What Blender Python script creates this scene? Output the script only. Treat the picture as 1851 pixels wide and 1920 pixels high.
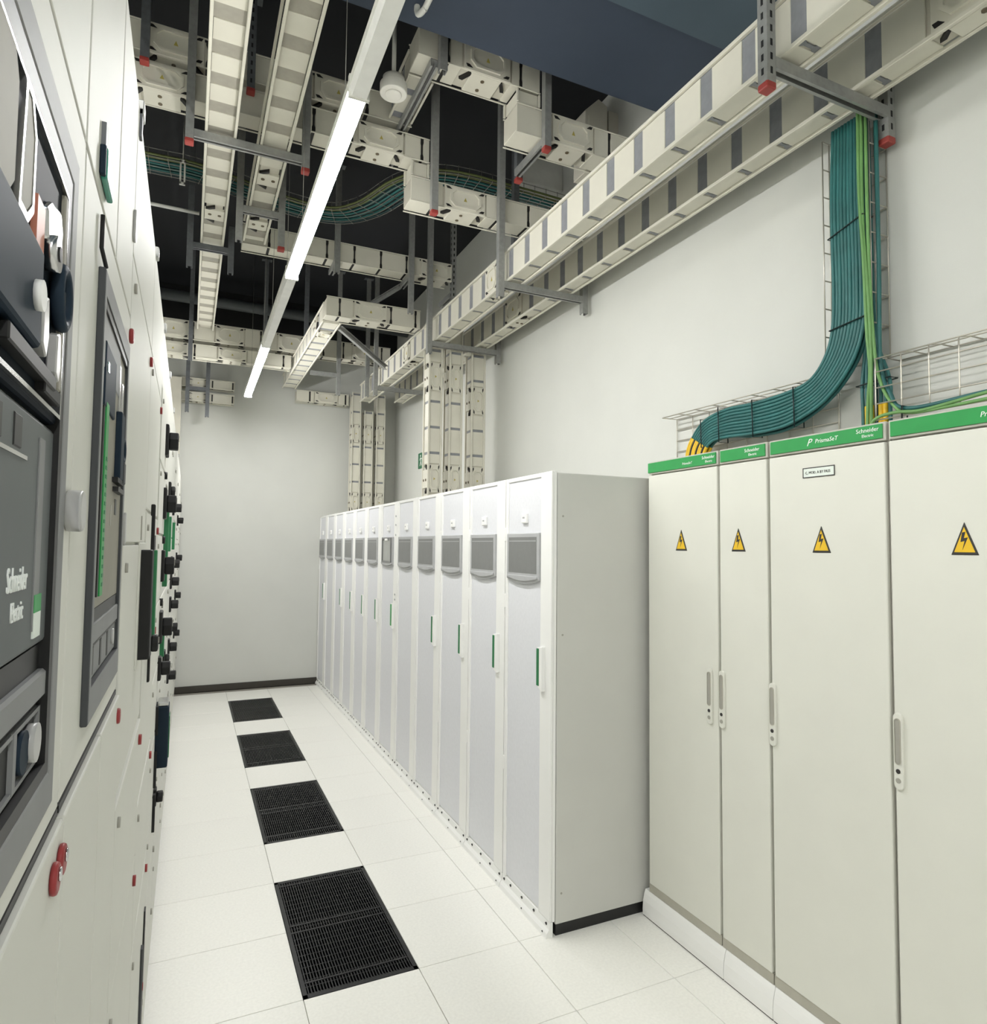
import bpy, math, random
from mathutils import Vector, Matrix
random.seed(7)
S = bpy.context.scene
C = S.collection
for o in list(bpy.data.objects): bpy.data.objects.remove(o)

# ------------------------------------------------------------------ camera, world, exposure
H = 1.72
f_px, yaw, pitch, roll = 1234.334, 0.4335465, 0.0516583, 0.0102162
fwd = Vector((math.sin(yaw)*math.cos(pitch), math.cos(yaw)*math.cos(pitch), math.sin(pitch)))
rgt = Vector((math.cos(yaw), -math.sin(yaw), 0)); up = rgt.cross(fwd)
r2 = rgt*math.cos(roll)+up*math.sin(roll); u2 = -rgt*math.sin(roll)+up*math.cos(roll)
cd = bpy.data.cameras.new('camera'); cam = bpy.data.objects.new('camera', cd); C.objects.link(cam)
cd.sensor_fit = 'HORIZONTAL'; cd.sensor_width = 36; cd.lens = f_px/1851*36; cd.clip_start = 0.02; cd.clip_end = 60
m = Matrix((r2, u2, -fwd)).transposed().to_4x4(); m.translation = Vector((0, 0, H)); cam.matrix_world = m
S.camera = cam
w = bpy.data.worlds.new('world'); S.world = w; w.use_nodes = True
w.node_tree.nodes['Background'].inputs[0].default_value = (0.8, 0.85, 1, 1)
w.node_tree.nodes['Background'].inputs[1].default_value = 0.0
S.view_settings.view_transform = 'Standard'; S.view_settings.look = 'None'
S.view_settings.gamma = 1; S.view_settings.use_curve_mapping = False
S.view_settings.exposure = 0.55
LAMP = 70.0                                    # radiance of the lit diffusers

# ------------------------------------------------------------------ materials
def lin(c):
    c = c/255
    return c/12.92 if c <= .04045 else ((c+.055)/1.055)**2.4
def rgb(t): return (lin(t[0]), lin(t[1]), lin(t[2]), 1)
MATS = {}
def mat(name, col, rough=.5, metal=0, var=.04, scale=18, bump=0, bscale=300, spec=.5, coat=0, rand=0, emit=None, trans=0):
    M = bpy.data.materials.new(name); M.use_nodes = True; nt = M.node_tree; p = nt.nodes['Principled BSDF']
    p.inputs['Roughness'].default_value = rough; p.inputs['Metallic'].default_value = metal
    p.inputs['Specular IOR Level'].default_value = spec; p.inputs['Coat Weight'].default_value = coat
    tc = nt.nodes.new('ShaderNodeTexCoord'); nz = nt.nodes.new('ShaderNodeTexNoise')
    nz.inputs['Scale'].default_value = scale; nz.inputs['Detail'].default_value = 4
    nt.links.new(tc.outputs['Object'], nz.inputs['Vector'])
    mp = nt.nodes.new('ShaderNodeMapRange'); mp.inputs[1].default_value = .3; mp.inputs[2].default_value = .7
    mp.inputs[3].default_value = 1-var; mp.inputs[4].default_value = 1+var
    nt.links.new(nz.outputs['Fac'], mp.inputs[0])
    src = mp.outputs[0]
    if rand:
        oi = nt.nodes.new('ShaderNodeObjectInfo'); mr = nt.nodes.new('ShaderNodeMapRange')
        mr.inputs[3].default_value = 1-rand; mr.inputs[4].default_value = 1+rand
        nt.links.new(oi.outputs['Random'], mr.inputs[0])
        mu = nt.nodes.new('ShaderNodeMath'); mu.operation = 'MULTIPLY'
        nt.links.new(src, mu.inputs[0]); nt.links.new(mr.outputs[0], mu.inputs[1]); src = mu.outputs[0]
    vm = nt.nodes.new('ShaderNodeVectorMath'); vm.operation = 'SCALE'
    vm.inputs[0].default_value = rgb(col)[:3]; nt.links.new(src, vm.inputs['Scale'])
    nt.links.new(vm.outputs[0], p.inputs['Base Color'])
    if bump:
        n2 = nt.nodes.new('ShaderNodeTexNoise'); n2.inputs['Scale'].default_value = bscale
        nt.links.new(tc.outputs['Object'], n2.inputs['Vector'])
        b = nt.nodes.new('ShaderNodeBump'); b.inputs['Strength'].default_value = bump; b.inputs['Distance'].default_value = .002
        nt.links.new(n2.outputs['Fac'], b.inputs['Height']); nt.links.new(b.outputs['Normal'], p.inputs['Normal'])
    if emit:
        p.inputs['Emission Color'].default_value = emit[:3]+(1,); p.inputs['Emission Strength'].default_value = emit[3]
    if trans: p.inputs['Transmission Weight'].default_value = trans
    MATS[name] = M; return M
mat('wall', (211, 212, 206), .75, var=.02, scale=3, bump=.15, bscale=260)
mat('ceil', (54, 64, 80), .7, var=.1, scale=2)
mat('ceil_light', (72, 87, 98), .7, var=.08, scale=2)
mat('void', (15, 17, 23), .8, var=.15, scale=2)
mat('black_band', (14, 14, 16), .7, var=.2, scale=3)
mat('floor_tile', (244, 243, 236), .36, var=.035, scale=90, rand=.012, bump=.05, bscale=500)
mat('joint', (150, 146, 136), .8)
mat('baseboard', (62, 58, 52), .5)
mat('vent', (15, 16, 17), .35, metal=.3, var=.25, scale=30)
mat('pit', (8, 8, 9), .9)
mat('cream', (214, 211, 197), .42, var=.03, scale=9, rand=.02)
mat('cream_flat', (204, 200, 186), .45, var=.04, scale=9, rand=.04)
mat('clip', (132, 134, 138), .5, var=.1, scale=25)
mat('clip_shade', (158, 154, 142), .5, var=.06, scale=25)  # clip grey, toned and used wide to imitate shading between recessed panels
mat('dark_slot', (24, 22, 20), .6)
mat('brown_bolt', (96, 84, 62), .5)
mat('strut', (150, 151, 148), .42, metal=.3, var=.1, scale=40)
mat('strut_dark', (104, 107, 110), .5, metal=.3, var=.12, scale=40)
mat('slot', (20, 20, 22), .8)
mat('red_cap', (156, 60, 54), .5)
mat('yellow', (232, 190, 42), .5)
mat('yellow_dull', (176, 162, 84), .6)
mat('black', (20, 20, 20), .45)
mat('soft_black', (40, 40, 40), .55, var=.08, spec=.2)
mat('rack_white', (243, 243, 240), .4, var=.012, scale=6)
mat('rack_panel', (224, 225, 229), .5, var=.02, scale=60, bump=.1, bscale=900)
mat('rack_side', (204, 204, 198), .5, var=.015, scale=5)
mat('bezel', (176, 177, 178), .4)
mat('screen', (124, 125, 124), .35, var=.04, scale=30)
mat('lcd', (168, 170, 166), .25)
mat('green', (38, 150, 74), .45)
mat('green_dark', (36, 118, 72), .45)
mat('prisma', (222, 222, 212), .45, var=.015, scale=6, bump=.08, bscale=500)
mat('prisma_frame', (196, 194, 184), .5)
mat('prisma_under', (176, 173, 160), .6)
mat('handle_grey', (160, 158, 148), .45)
mat('white_text', (240, 244, 240), .5)
mat('ink', (52, 50, 48), .6)
mat('sign_white', (226, 234, 226), .5)
mat('sign_green', (46, 110, 76), .5)
mat('wire', (196, 192, 180), .35, metal=.6)
mat('wire_zinc', (150, 148, 142), .35, metal=.7)
mat('cable_teal', (44, 104, 102), .5, var=.12, scale=14, rand=.12)
mat('cable_green', (110, 156, 92), .5, var=.1, rand=.06)
mat('cable_olive', (92, 100, 56), .5, var=.1, rand=.1)
mat('cable_dark', (30, 62, 64), .55, rand=.2)
mat('tie', (18, 34, 34), .5)
mat('gear', (212, 212, 204), .55, var=.012, scale=5, spec=.08)
mat('gear_door', (212, 212, 204), .5, var=.012, scale=5, spec=.1)
mat('gear_gap', (150, 146, 136), .7)
mat('gear_grey', (136, 137, 137), .5, spec=.12)
mat('gear_dark', (74, 76, 78), .5, spec=.15)
mat('glass_dark', (104, 108, 109), .4, var=.03, spec=.05)
mat('gloss_dark', (24, 30, 37), .5, spec=.03)
mat('plate', (150, 147, 136), .5, spec=.05)
mat('chrome', (205, 205, 205), .22, metal=1)
mat('device_blue', (40, 51, 62), .5, spec=.05)
mat('teal_key', (36, 140, 118), .3, coat=.5)
mat('red_lock', (150, 62, 62), .4, spec=.2)
mat('peach', (190, 120, 96), .4)
mat('knob_grey', (176, 176, 174), .3)
mat('pipe_grey', (86, 90, 92), .5, metal=.3)
mat('pipe_white', (214, 214, 208), .4)
mat('lamp_body', (214, 214, 206), .35)
mat('lamp_off', (222, 222, 218), .25)
mat('lamp_on', (255, 252, 240), .3, emit=(1.0, .995, .985, LAMP))
mat('detector', (232, 230, 222), .4)

# ------------------------------------------------------------------ helpers
class MB:
    def __init__(s): s.v = []; s.f = []; s.sm = []
    def add(s, vs, fs, smooth=False):
        n = len(s.v); s.v += [tuple(x) for x in vs]
        for f in fs: s.f.append([i+n for i in f]); s.sm.append(smooth)
        return s
    def box(s, x0, x1, y0, y1, z0, z1):
        if x0 > x1: x0, x1 = x1, x0
        if y0 > y1: y0, y1 = y1, y0
        if z0 > z1: z0, z1 = z1, z0
        return s.add([(x0,y0,z0),(x1,y0,z0),(x1,y1,z0),(x0,y1,z0),(x0,y0,z1),(x1,y0,z1),(x1,y1,z1),(x0,y1,z1)],
                     [(0,3,2,1),(4,5,6,7),(0,1,5,4),(1,2,6,5),(2,3,7,6),(3,0,4,7)])
    def prism(s, pts, fn, a, b, smooth=False):
        """polygon pts (p,q) extruded from a to b; fn(p,q,t)->(x,y,z)"""
        n = len(pts)
        vs = [fn(p, q, a) for p, q in pts]+[fn(p, q, b) for p, q in pts]
        s.add(vs, [tuple(range(n))[::-1], tuple(range(n, 2*n))])
        base = len(s.v)-2*n
        for i in range(n):
            j = (i+1) % n; s.f.append([base+i, base+j, base+n+j, base+n+i]); s.sm.append(smooth)
        return s
    def ring(s, outer, inner, fn, a, b):
        n = len(outer)
        vs = [fn(*p, a) for p in outer]+[fn(*p, a) for p in inner]+[fn(*p, b) for p in outer]+[fn(*p, b) for p in inner]
        fs = []
        for i in range(n):
            j = (i+1) % n
            fs += [(i, j, n+j, n+i), (2*n+i, 3*n+i, 3*n+j, 2*n+j), (i, 2*n+i, 2*n+j, j), (n+i, n+j, 3*n+j, 3*n+i)]
        return s.add(vs, fs)
    def tube(s, path, r, n=8, cap=True, closed=False):
        P = [Vector(p) for p in path]; k = len(P); vs = []; ref = None
        for i, p in enumerate(P):
            if closed: t = P[(i+1) % k]-P[i-1]
            else: t = P[min(i+1, k-1)]-P[max(i-1, 0)]
            t.normalize()
            if ref is None:
                a = Vector((0, 0, 1)) if abs(t.z) < .9 else Vector((1, 0, 0)); ref = t.cross(a).normalized()
            else:
                ref = (ref-t*ref.dot(t)).normalized()
            b = t.cross(ref)
            for q in range(n):
                c = 2*math.pi*q/n; vs.append(p+(ref*math.cos(c)+b*math.sin(c))*r)
        fs = []
        for i in range(k if closed else k-1):
            for q in range(n):
                a, b = i*n+q, i*n+(q+1) % n; c, d = ((i+1) % k)*n+(q+1) % n, ((i+1) % k)*n+q
                fs.append((a, b, c, d))
        s.add(vs, fs, True)
        if cap and not closed:
            base = len(s.v)-k*n
            s.f.append(list(range(base, base+n))[::-1]); s.sm.append(False)
            s.f.append(list(range(base+(k-1)*n, base+k*n))); s.sm.append(False)
        return s
    def cyl(s, p0, p1, r, n=16): return s.tube([p0, p1], r, n)
    def mesh(s, name):
        me = bpy.data.meshes.new(name); me.from_pydata(s.v, [], s.f); me.update()
        me.polygons.foreach_set('use_smooth', s.sm)
        return me
def XYZ(x, y, z): return (x, y, z)
def onX(p, q, t): return (t, p, q)            # polygon in (y,z), extruded along x
def onY(p, q, t): return (p, t, q)            # polygon in (x,z), extruded along y
def onZ(p, q, t): return (p, q, t)
def link(o):
    C.objects.link(o); return o
def obj(name, me, material, parent=None, bevel=0, seg=2):
    if isinstance(me, MB): me = me.mesh(name)
    if material is not None and not me.materials: me.materials.append(MATS[material])
    o = link(bpy.data.objects.new(name, me))
    if parent is not None:
        o.parent = parent
        q = parent; off = Vector((0, 0, 0))
        while q is not None: off -= q.location; q = q.parent
        o.location = off                       # meshes are written in room coordinates
    if bevel:
        b = o.modifiers.new('bevel', 'BEVEL'); b.width = bevel; b.segments = seg; b.limit_method = 'ANGLE'; b.angle_limit = .6
    return o
def tag(o, label, cat, group=None):
    o['label'] = label; o['category'] = cat
    if group: o['group'] = group
    return o
def thing(name, label, cat, loc, group=None):
    o = link(bpy.data.objects.new(name, None)); o.location = loc; o.empty_display_size = .05
    return tag(o, label, cat, group)
def struct(name, mb, material, bevel=0):
    o = obj(name, mb, material, bevel=bevel); o['kind'] = 'structure'; return o
def inst(o, dx=0, dy=0, dz=0, parent=None):
    """another piece that shares its mesh with o"""
    c = o.copy(); C.objects.link(c); c.parent = parent or o.parent
    c.location = o.location+Vector((dx, dy, dz)); return c
def copy_tree(o, parent=None):
    c = o.copy(); C.objects.link(c); c.parent = parent
    for ch in list(o.children): copy_tree(ch, c)
    return c
def text(name, s, size, origin, right, upv, material, parent, ext=.0006, align='LEFT', shear=0, sx=1):
    cu = bpy.data.curves.new(name, 'FONT'); cu.body = s; cu.size = size; cu.extrude = ext; cu.align_x = align; cu.shear = shear
    cu.resolution_u = 2
    t = bpy.data.objects.new(name+'_src', cu); C.objects.link(t)
    bpy.context.view_layer.update()
    me = bpy.data.meshes.new_from_object(t.evaluated_get(bpy.context.evaluated_depsgraph_get()))
    bpy.data.objects.remove(t); bpy.data.curves.remove(cu)
    R = Vector(right); U = Vector(upv); N = R.cross(U)
    for v in me.vertices:
        c = v.co.copy(); v.co = Vector(origin)+R*(c.x*sx)+U*c.y+N*c.z
    me.materials.clear(); me.update()
    return obj(name, me, material, parent)
def smooth_path(pts, n=8):
    """Catmull-Rom through pts"""
    P = [Vector(p) for p in pts]; P = [P[0]*2-P[1]]+P+[P[-1]*2-P[-2]]; out = []
    for i in range(1, len(P)-2):
        a, b, c, d = P[i-1], P[i], P[i+1], P[i+2]
        for k in range(n):
            t = k/n
            out.append(.5*((2*b)+(c-a)*t+(2*a-5*b+4*c-d)*t*t+(3*b-a-3*c+d)*t**3))
    out.append(P[-2]); return out
def circ(cx, cy, r, n=16, ry=None, a0=0):
    ry = ry or r
    return [(cx+r*math.cos(a0+2*math.pi*i/n), cy+ry*math.sin(a0+2*math.pi*i/n)) for i in range(n)]
def stadium(cx, cy, w, h, n=8):
    r = w/2; k = h/2-r
    return [(cx+r*math.cos(a), cy+k+r*math.sin(a)) for a in [math.pi*i/n for i in range(n+1)]] + \
           [(cx+r*math.cos(a), cy-k+r*math.sin(a)) for a in [math.pi+math.pi*i/n for i in range(n+1)]]

# ------------------------------------------------------------------ room shell
XW, YB, YF, XLW, ZC = 2.45, 8.42, -3.2, -1.1, 4.73
struct('wall_right', MB().box(XW, XW+.15, YF, YB+.15, 0, ZC), 'wall')
struct('wall_back', MB().box(XLW, XW, YB, YB+.15, 0, ZC), 'wall')
struct('wall_left', MB().box(XLW-.15, XLW, YF, YB+.15, 0, ZC), 'wall')
struct('wall_front', MB().box(XLW, XW, YF-.15, YF, 0, ZC), 'wall')
struct('ceiling', MB().box(XLW-.15, XW+.15, YF-.15, YB+.15, ZC, ZC+.15), 'void')
struct('trim_1', MB().box(XLW, XW-.001, YB-.02, YB, 4.06, ZC), 'black_band')       # dark band on the upper back wall
ZS, YS = 4.27, 2.995                           # lower dark soffit over the near bay
struct('trim_2', MB().box(XLW, XW-.001, YF, YS, ZS, ZC), 'ceil')
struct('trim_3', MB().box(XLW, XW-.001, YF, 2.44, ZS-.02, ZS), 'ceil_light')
struct('baseboard_back', MB().box(XLW, 1.5, YB-.015, YB, 0, .075), 'baseboard', .003)
floor = struct('floor', MB().box(XLW-.15, XW+.15, YF-.15, YB+.15, -.2, -.1), 'pit')
xs = [-1.38, -.9225, -.465, -.115]+[-.0075+.4575*i for i in range(1, 7)]
ys = [2.637+.4712*i for i in range(-13, 13)]
VY = [(0, 2), (3, 5), (6, 8), (9, 11)]                                               # vents, in joints from 2.637
src = {}
for i in range(len(xs)-1):
    for j in range(len(ys)-1):
        k = j-13
        if i == 4 and any(a <= k < b for a, b in VY): continue
        wd = round(xs[i+1]-xs[i], 4)
        if wd not in src: t = src[wd] = obj('floor_tile', MB().box(0, wd-.0022, 0, .4712-.0022, -.035, 0), 'floor_tile', floor, .0012, 1)
        else: t = src[wd].copy(); C.objects.link(t); t.parent = floor
        t.location = Vector((xs[i], ys[j], 0))
obj('joint_bed', MB().box(XLW, xs[4]-.002, YF, YB, -.1, -.006).box(xs[5], XW, YF, YB, -.1, -.006)
    .box(xs[4]-.002, xs[5], YF, 2.635, -.1, -.006).box(xs[4]-.002, xs[5], 7.822, YB, -.1, -.006)
    .box(xs[4]-.002, xs[5], 3.58, 4.049, -.1, -.006).box(xs[4]-.002, xs[5], 4.993, 5.463, -.1, -.006).box(xs[4]-.002, xs[5], 6.407, 6.876, -.1, -.006), 'joint', floor)

# ------------------------------------------------------------------ perforated floor vents
vx0, vx1 = xs[4], xs[5]-.002
where = ['nearest the camera', 'second from the camera', 'third from the camera', 'farthest away, close to the back wall']
for n, (a, b) in enumerate(VY):
    y0, y1 = 2.637+.4712*a, 2.637+.4712*b-.002
    t = thing('floor_vent', 'black slotted floor vent tile in the aisle, '+where[n], 'floor vent', ((vx0+vx1)/2, (y0+y1)/2, 0), 'black vents down the aisle')
    obj('pit', MB().box(vx0, vx1, y0, y1, -.098, -.09), 'pit', t)
    fr = MB().box(vx0, vx0+.018, y0, y1, -.04, 0).box(vx1-.018, vx1, y0, y1, -.04, 0).box(vx0, vx1, y0, y0+.022, -.04, 0).box(vx0, vx1, y1-.022, y1, -.04, 0)
    obj('frame', fr, 'vent', t, .001, 1)
    for q in (.055, .455, .515, .9):                                                    # broad cross bars
        yy = y0+(y1-y0)*(1-q)
        obj('cross_bar', MB().box(vx0+.018, vx1-.018, yy-.006, yy+.006, -.03, .0), 'vent', t, .001, 1)
    sl = MB(); k = 36
    for i in range(k):
        x = vx0+.018+(vx1-vx0-.036)*(i+.5)/k; sl.box(x-.0022, x+.0022, y0+.02, y1-.02, -.03, -.001)
    for i in range(22):
        y = y0+.03+(y1-y0-.06)*i/21; sl.box(vx0+.018, vx1-.018, y-.002, y+.002, -.03, -.004)
    g = obj('slats', sl, 'vent', t); g['kind'] = 'stuff'

# ------------------------------------------------------------------ luminaire row
def lamp_x(y): return .498+(y-1.8)*.0072
LZ = 3.30
def luminaire(y0, y1, on, label, dx=0):
    lamp_x = lambda y: .498+(y-1.8)*.0072+dx
    xm = lamp_x((y0+y1)/2)
    t = thing('linear_luminaire', label, 'lamp', (xm, (y0+y1)/2, LZ), 'ceiling lamp line')
    a, b = lamp_x(y0), lamp_x(y1); q = .004
    def pr(w0, w1, z0, z1, ya, yb):
        vs = []
        for yy in (ya, yb):
            c = lamp_x(yy); vs += [(c-w0, yy, z0), (c+w0, yy, z0), (c+w1, yy, z1), (c-w1, yy, z1)]
        return MB().add(vs, [(0,1,2,3), (7,6,5,4), (0,4,5,1), (1,5,6,2), (2,6,7,3), (3,7,4,0)])
    obj('housing', pr(.036, .034, LZ+.03, LZ+.075, y0+q, y1-q), 'lamp_body', t, .003, 2)
    obj('diffuser', pr(.026, .035, LZ, LZ+.03, y0+q, y1-q), 'lamp_on' if on else 'lamp_off', t)
    for yy in (y0+.001, y1-.009): obj('end_cap', pr(.037, .037, LZ-.001, LZ+.078, yy, yy+.008), 'lamp_body', t)
    for yy in (y0+.25, y1-.40):
        obj('suspension_wire', MB().cyl((lamp_x(yy), yy, LZ+.07), (lamp_x(yy), yy, ZC if yy > YS else ZS), .0015, 6), 'wire_zinc', t)
luminaire(2.257, 4.02, True, 'brightly lit linear lamp hanging nearest the camera')
luminaire(4.02, 5.53, False, 'unlit grey linear lamp between the two lit ones')
luminaire(5.53, 7.52, True, 'brightly lit linear lamp at the far end by the back wall')
luminaire(.75, 2.257, False, 'unlit linear lamp at the top edge of the photo')
luminaire(-.7, .75, False, 'unlit linear lamp continuing the row above the camera')
luminaire(-.5, 1.3, True, 'added unseen fill lamp above the switchgear, lit', -1.08)  # extra lamp out of view, added to brighten the right-hand cabinets
luminaire(-2.6, -.7, True, 'added unseen fill lamp behind the camera, lit')  # also added out of view, lifts the floor and cabinet fronts

# ------------------------------------------------------------------ busbar trunking
PITCH = .2187
AX = {'X': lambda u, v, w: (u, v, w), 'Y': lambda u, v, w: (v, u, w), 'Z': lambda u, v, w: (v, w, u)}
def busway(label, axis, a0, a1, v0, v1, w0, w1, faces, joints=(), phase=1.515, sw=.034, strip='clip', lip=.013, blk=.15, hour=0.0, tone='cream', jface=None, hsw=None, rec=.012, recv=None):
    """trunking along axis from a0 to a1; section v0..v1, w0..w1; faces: which of v0 v1 w0 w1 carry panels"""
    F = AX[axis]
    def bx(u0, u1, p0, p1, q0, q1):
        a = F(u0, p0, q0); b = F(u1, p1, q1); return MB().box(a[0], b[0], a[1], b[1], a[2], b[2])
    t = thing('busbar_trunking', label, 'busbar trunking', F((a0+a1)/2, (v0+v1)/2, w0), 'overhead busbar trunking')
    recv = rec if recv is None else recv
    i, iv = rec+.007, recv+.007
    obj('core', bx(a0+.002, a1-.002, v0+iv, v1-iv, w0+i, w1-i), 'cream_flat', t)
    for p0, p1 in ((v0, v0+lip), (v1-lip, v1)):
        for q0, q1 in ((w0, w0+lip), (w1-lip, w1)):
            obj('edge_rail', bx(a0, a1, p0, p1, q0, q1), tone, t, .002, 1)
    for fc in faces:
        rd = (recv if fc[0] == 'v' else rec)-.002
        def slab(u0, u1, d0, d1, m0, m1):       # on this face: depth d0..d1 measured inwards, m along the cross direction 0..1
            if fc[0] == 'v':
                lo, hi = w0+lip, w1-lip; q0, q1 = lo+(hi-lo)*m0, lo+(hi-lo)*m1
                s = 1 if fc == 'v0' else -1; b = (v0 if fc == 'v0' else v1)+s*rd
                return bx(u0, u1, b+s*d0, b+s*d1, q0, q1)
            lo, hi = v0+lip, v1-lip; p0, p1 = lo+(hi-lo)*m0, lo+(hi-lo)*m1
            s = 1 if fc == 'w0' else -1; b = (w0 if fc == 'w0' else w1)+s*rd
            return bx(u0, u1, p0, p1, b+s*d0, b+s*d1)
        def pt(u, m, d):
            if fc[0] == 'v':
                s = 1 if fc == 'v0' else -1; b = (v0 if fc == 'v0' else v1)+s*rd
                return F(u, b+s*d, w0+lip+(w1-w0-2*lip)*m)
            s = 1 if fc == 'w0' else -1; b = (w0 if fc == 'w0' else w1)+s*rd
            return F(u, v0+lip+(v1-v0-2*lip)*m, b+s*d)
        cross = (w1-w0 if fc[0] == 'v' else v1-v0)-2*lip
        jr = [(j-blk, j+blk) for j in joints]
        k0 = math.floor((a0-phase)/PITCH)
        pp = sp = None; sw_ = sw if not (hour == fc and hsw) else hsw
        for k in range(k0, k0+80):
            c = phase+k*PITCH
            if c-PITCH > a1: break
            free = lambda u: not any(r0 < u < r1 for r0, r1 in jr)
            if a0 < c-sw_ and c+sw_ < a1 and free(c):
                if sp is None:
                    if hour and fc == hour:                      # waisted strip
                        n = [(-sw_, 0), (sw_, 0), (sw_, .16), (sw_*.45, .3), (sw_*.45, .7), (sw_, .84), (sw_, 1), (-sw_, 1), (-sw_, .84), (-sw_*.45, .7), (-sw_*.45, .3), (-sw_, .16)]
                        mb = MB().prism(n, lambda p, q, d: pt(c+p, q, d), .0045, .011)
                    else: mb = slab(c-sw_, c+sw_, .006, .012, 0, 1)
                    sp = (obj('clip_strip', mb, strip, t), c)
                else:
                    d = F(c-sp[1], 0, 0); inst(sp[0], *d)
            u0, u1 = max(c+sw_*.9, a0+.003), min(c+PITCH-sw_*.9, a1-.003)
            for r0, r1 in jr:
                if r0 < u0 < r1: u0 = r1
                if r0 < u1 < r1: u1 = r0
                if u0 < r0 and u1 > r1: u1 = r0
            if u1-u0 < .02: continue
            if abs(u1-u0-(PITCH-1.8*sw_)) < 1e-4 and pp is not None:
                inst(pp[0], *F(u0-pp[1], 0, 0))
            else:
                o = obj('cover_panel', slab(u0, u1, .002, .012, .01, .99), tone, t, .0015, 1)
                if abs(u1-u0-(PITCH-1.8*sw_)) < 1e-4: pp = (o, u0)
        for j in joints:
            if not (a0 < j < a1): continue
            if fc == (jface or faces[0]):
                pl = obj('joint_cover', slab(j-blk+.012, j+blk-.012, -.006, .012, -.03, 1.03), tone, t, .002, 1)
                a, b = blk*.70, .40
                octo = lambda s, e: [(-a*s, -b*.45*e), (-a*s*.68, -b*e), (a*s*.68, -b*e), (a*s, -b*.45*e), (a*s, b*.45*e), (a*s*.68, b*e), (-a*s*.68, b*e), (-a*s, b*.45*e)]
                obj('embossed_ring', MB().ring(octo(1, 1), octo(.86, .8), lambda p, q, d: pt(j+p, .5+q, d), -.016, -.004), tone, pl)
                st = MB().prism([(-.011, -.08), (.011, -.08), (0, .09)], lambda p, q, d: pt(j+p, .5+q, d), -.0072, -.004)
                obj('warning_sticker', st, 'yellow_dull', pl)
                for su in (-1, 1):
                    for sm in (.1, .9):
                        obj('corner_clip', MB().prism([(-.02, -.05), (.012, -.05), (.02, .05), (0, .05)], lambda p, q, d: pt(j+su*(blk*.74+p), sm+q, d), -.0085, -.003), 'dark_slot', pl)
            else:
                pl = obj('joint_block', slab(j-blk*.6, j+blk*.6, -.008, .012, .02, .98), tone, t, .003, 1)
                for sm in (.28, .74):
                    a = pt(j-.01, sm, -.012); b = pt(j-.01, sm, 0)
                    obj('bolt', MB().cyl(a, b, .011, 8), 'brown_bolt', pl)
                for su in (-1, 1):
                    obj('spring_clip', MB().prism([(-.03, -.2), (-.012, -.22), (.03, .2), (.008, .22)], lambda p, q, d: pt(j+su*(blk*.72+p), .3+q, d), -.007, .01), 'dark_slot', pl)
    return t
# the pair along the right wall
busway('long cream trunking nearer the aisle of the pair along the right wall', 'Y', .7, 7.75, 1.807, 1.931, 3.42, 3.634, ('v0', 'w0'), (3.98, 5.9), hour='w0', lip=.016, blk=.1, sw=.036, hsw=.016)
busway('long cream trunking closer to the right wall, parallel to the aisle-side one', 'Y', .7, 7.6, 2.187, 2.30, 3.42, 3.634, ('v0', 'w0'), (1.17, 4.42), hour='w0', lip=.016, blk=.15, sw=.036, hsw=.016)
# the pair over the left cabinets
busway('cream trunking running away along the left, left one of the pair seen from below', 'Y', 2.2, 7.28, .013, .170, 3.9, 4.06, ('w0',), (4.7,), lip=.014, blk=.12, sw=.05, phase=2.86, strip='clip_shade', jface='none', rec=.022)
busway('cream trunking running away beside the lamp, right one of the pair seen from below', 'Y', 2.2, 4.98, .290, .447, 3.9, 4.06, ('w0',), (4.1, 4.72), lip=.014, blk=.11, sw=.05, phase=2.91, strip='clip_shade', jface='none', rec=.022)
# cross runs
busway('upper cream cross run with oval covers behind the left pair of trunkings', 'X', -.95, 1.17, 3.78, 3.955, 4.285, 4.455, ('v0', 'w0'), (-.14, .72), phase=-.42, sw=.011, recv=.004, lip=.008, strip='dark_slot', hour='v0')
busway('lower cream cross run directly beneath the upper left cross run', 'X', -.95, 1.29, 3.78, 3.94, 4.09, 4.245, ('v0', 'w0'), (-.2, .98), phase=-.51, sw=.011, recv=.004, lip=.008, strip='dark_slot', hour='v0')
busway('short cream trunking link carrying a grey strut, beside the round detector', 'Y', 3.385, 3.775, 1.02, 1.17, 4.30, 4.46, ('w0', 'v0'), (), phase=3.3, sw=.03)
busway('cream cross run under the dark ceiling right of the detector, top step', 'X', 1.02, 1.752, 3.2, 3.38, 4.305, 4.48, ('v0', 'w0'), (1.42,), phase=1.19, sw=.011, recv=.004, lip=.008, strip='dark_slot', hour='v0')
busway('short vertical cream trunking joining the top step to the oval-covered run', 'Z', 4.226, 4.30, 1.60, 1.752, 3.2, 3.38, ('w0', 'v0'), (), sw=.02)
busway('cream cross run with oval cover ending at the right wall, bottom step', 'X', 1.60, 2.44, 3.2, 3.38, 4.045, 4.22, ('v0', 'w0'), (1.97,), phase=1.79, sw=.011, recv=.004, lip=.008, strip='dark_slot', hour='v0')
busway('short vertical cream drop beside the lamp line, red-capped strut in front', 'Z', 3.995, 4.085, 1.17, 1.29, 3.78, 3.94, ('w0', 'v0'), (), sw=.02)
busway('cream cross run with oval cover in front of the overhead green cables', 'X', 1.17, 2.42, 3.78, 3.945, 3.83, 3.99, ('v0', 'w0'), (1.53,), phase=1.33, sw=.011, recv=.004, lip=.008, strip='dark_slot', hour='v0')
busway('plain-panelled cream cross run starting where the right one of the left pair ends', 'X', .30, 1.98, 5.2, 5.37, 3.98, 4.14, ('v0', 'w0'), (1.85,), phase=.93, sw=.011, recv=.004, lip=.008, strip='dark_slot', hour='v0')
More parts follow.
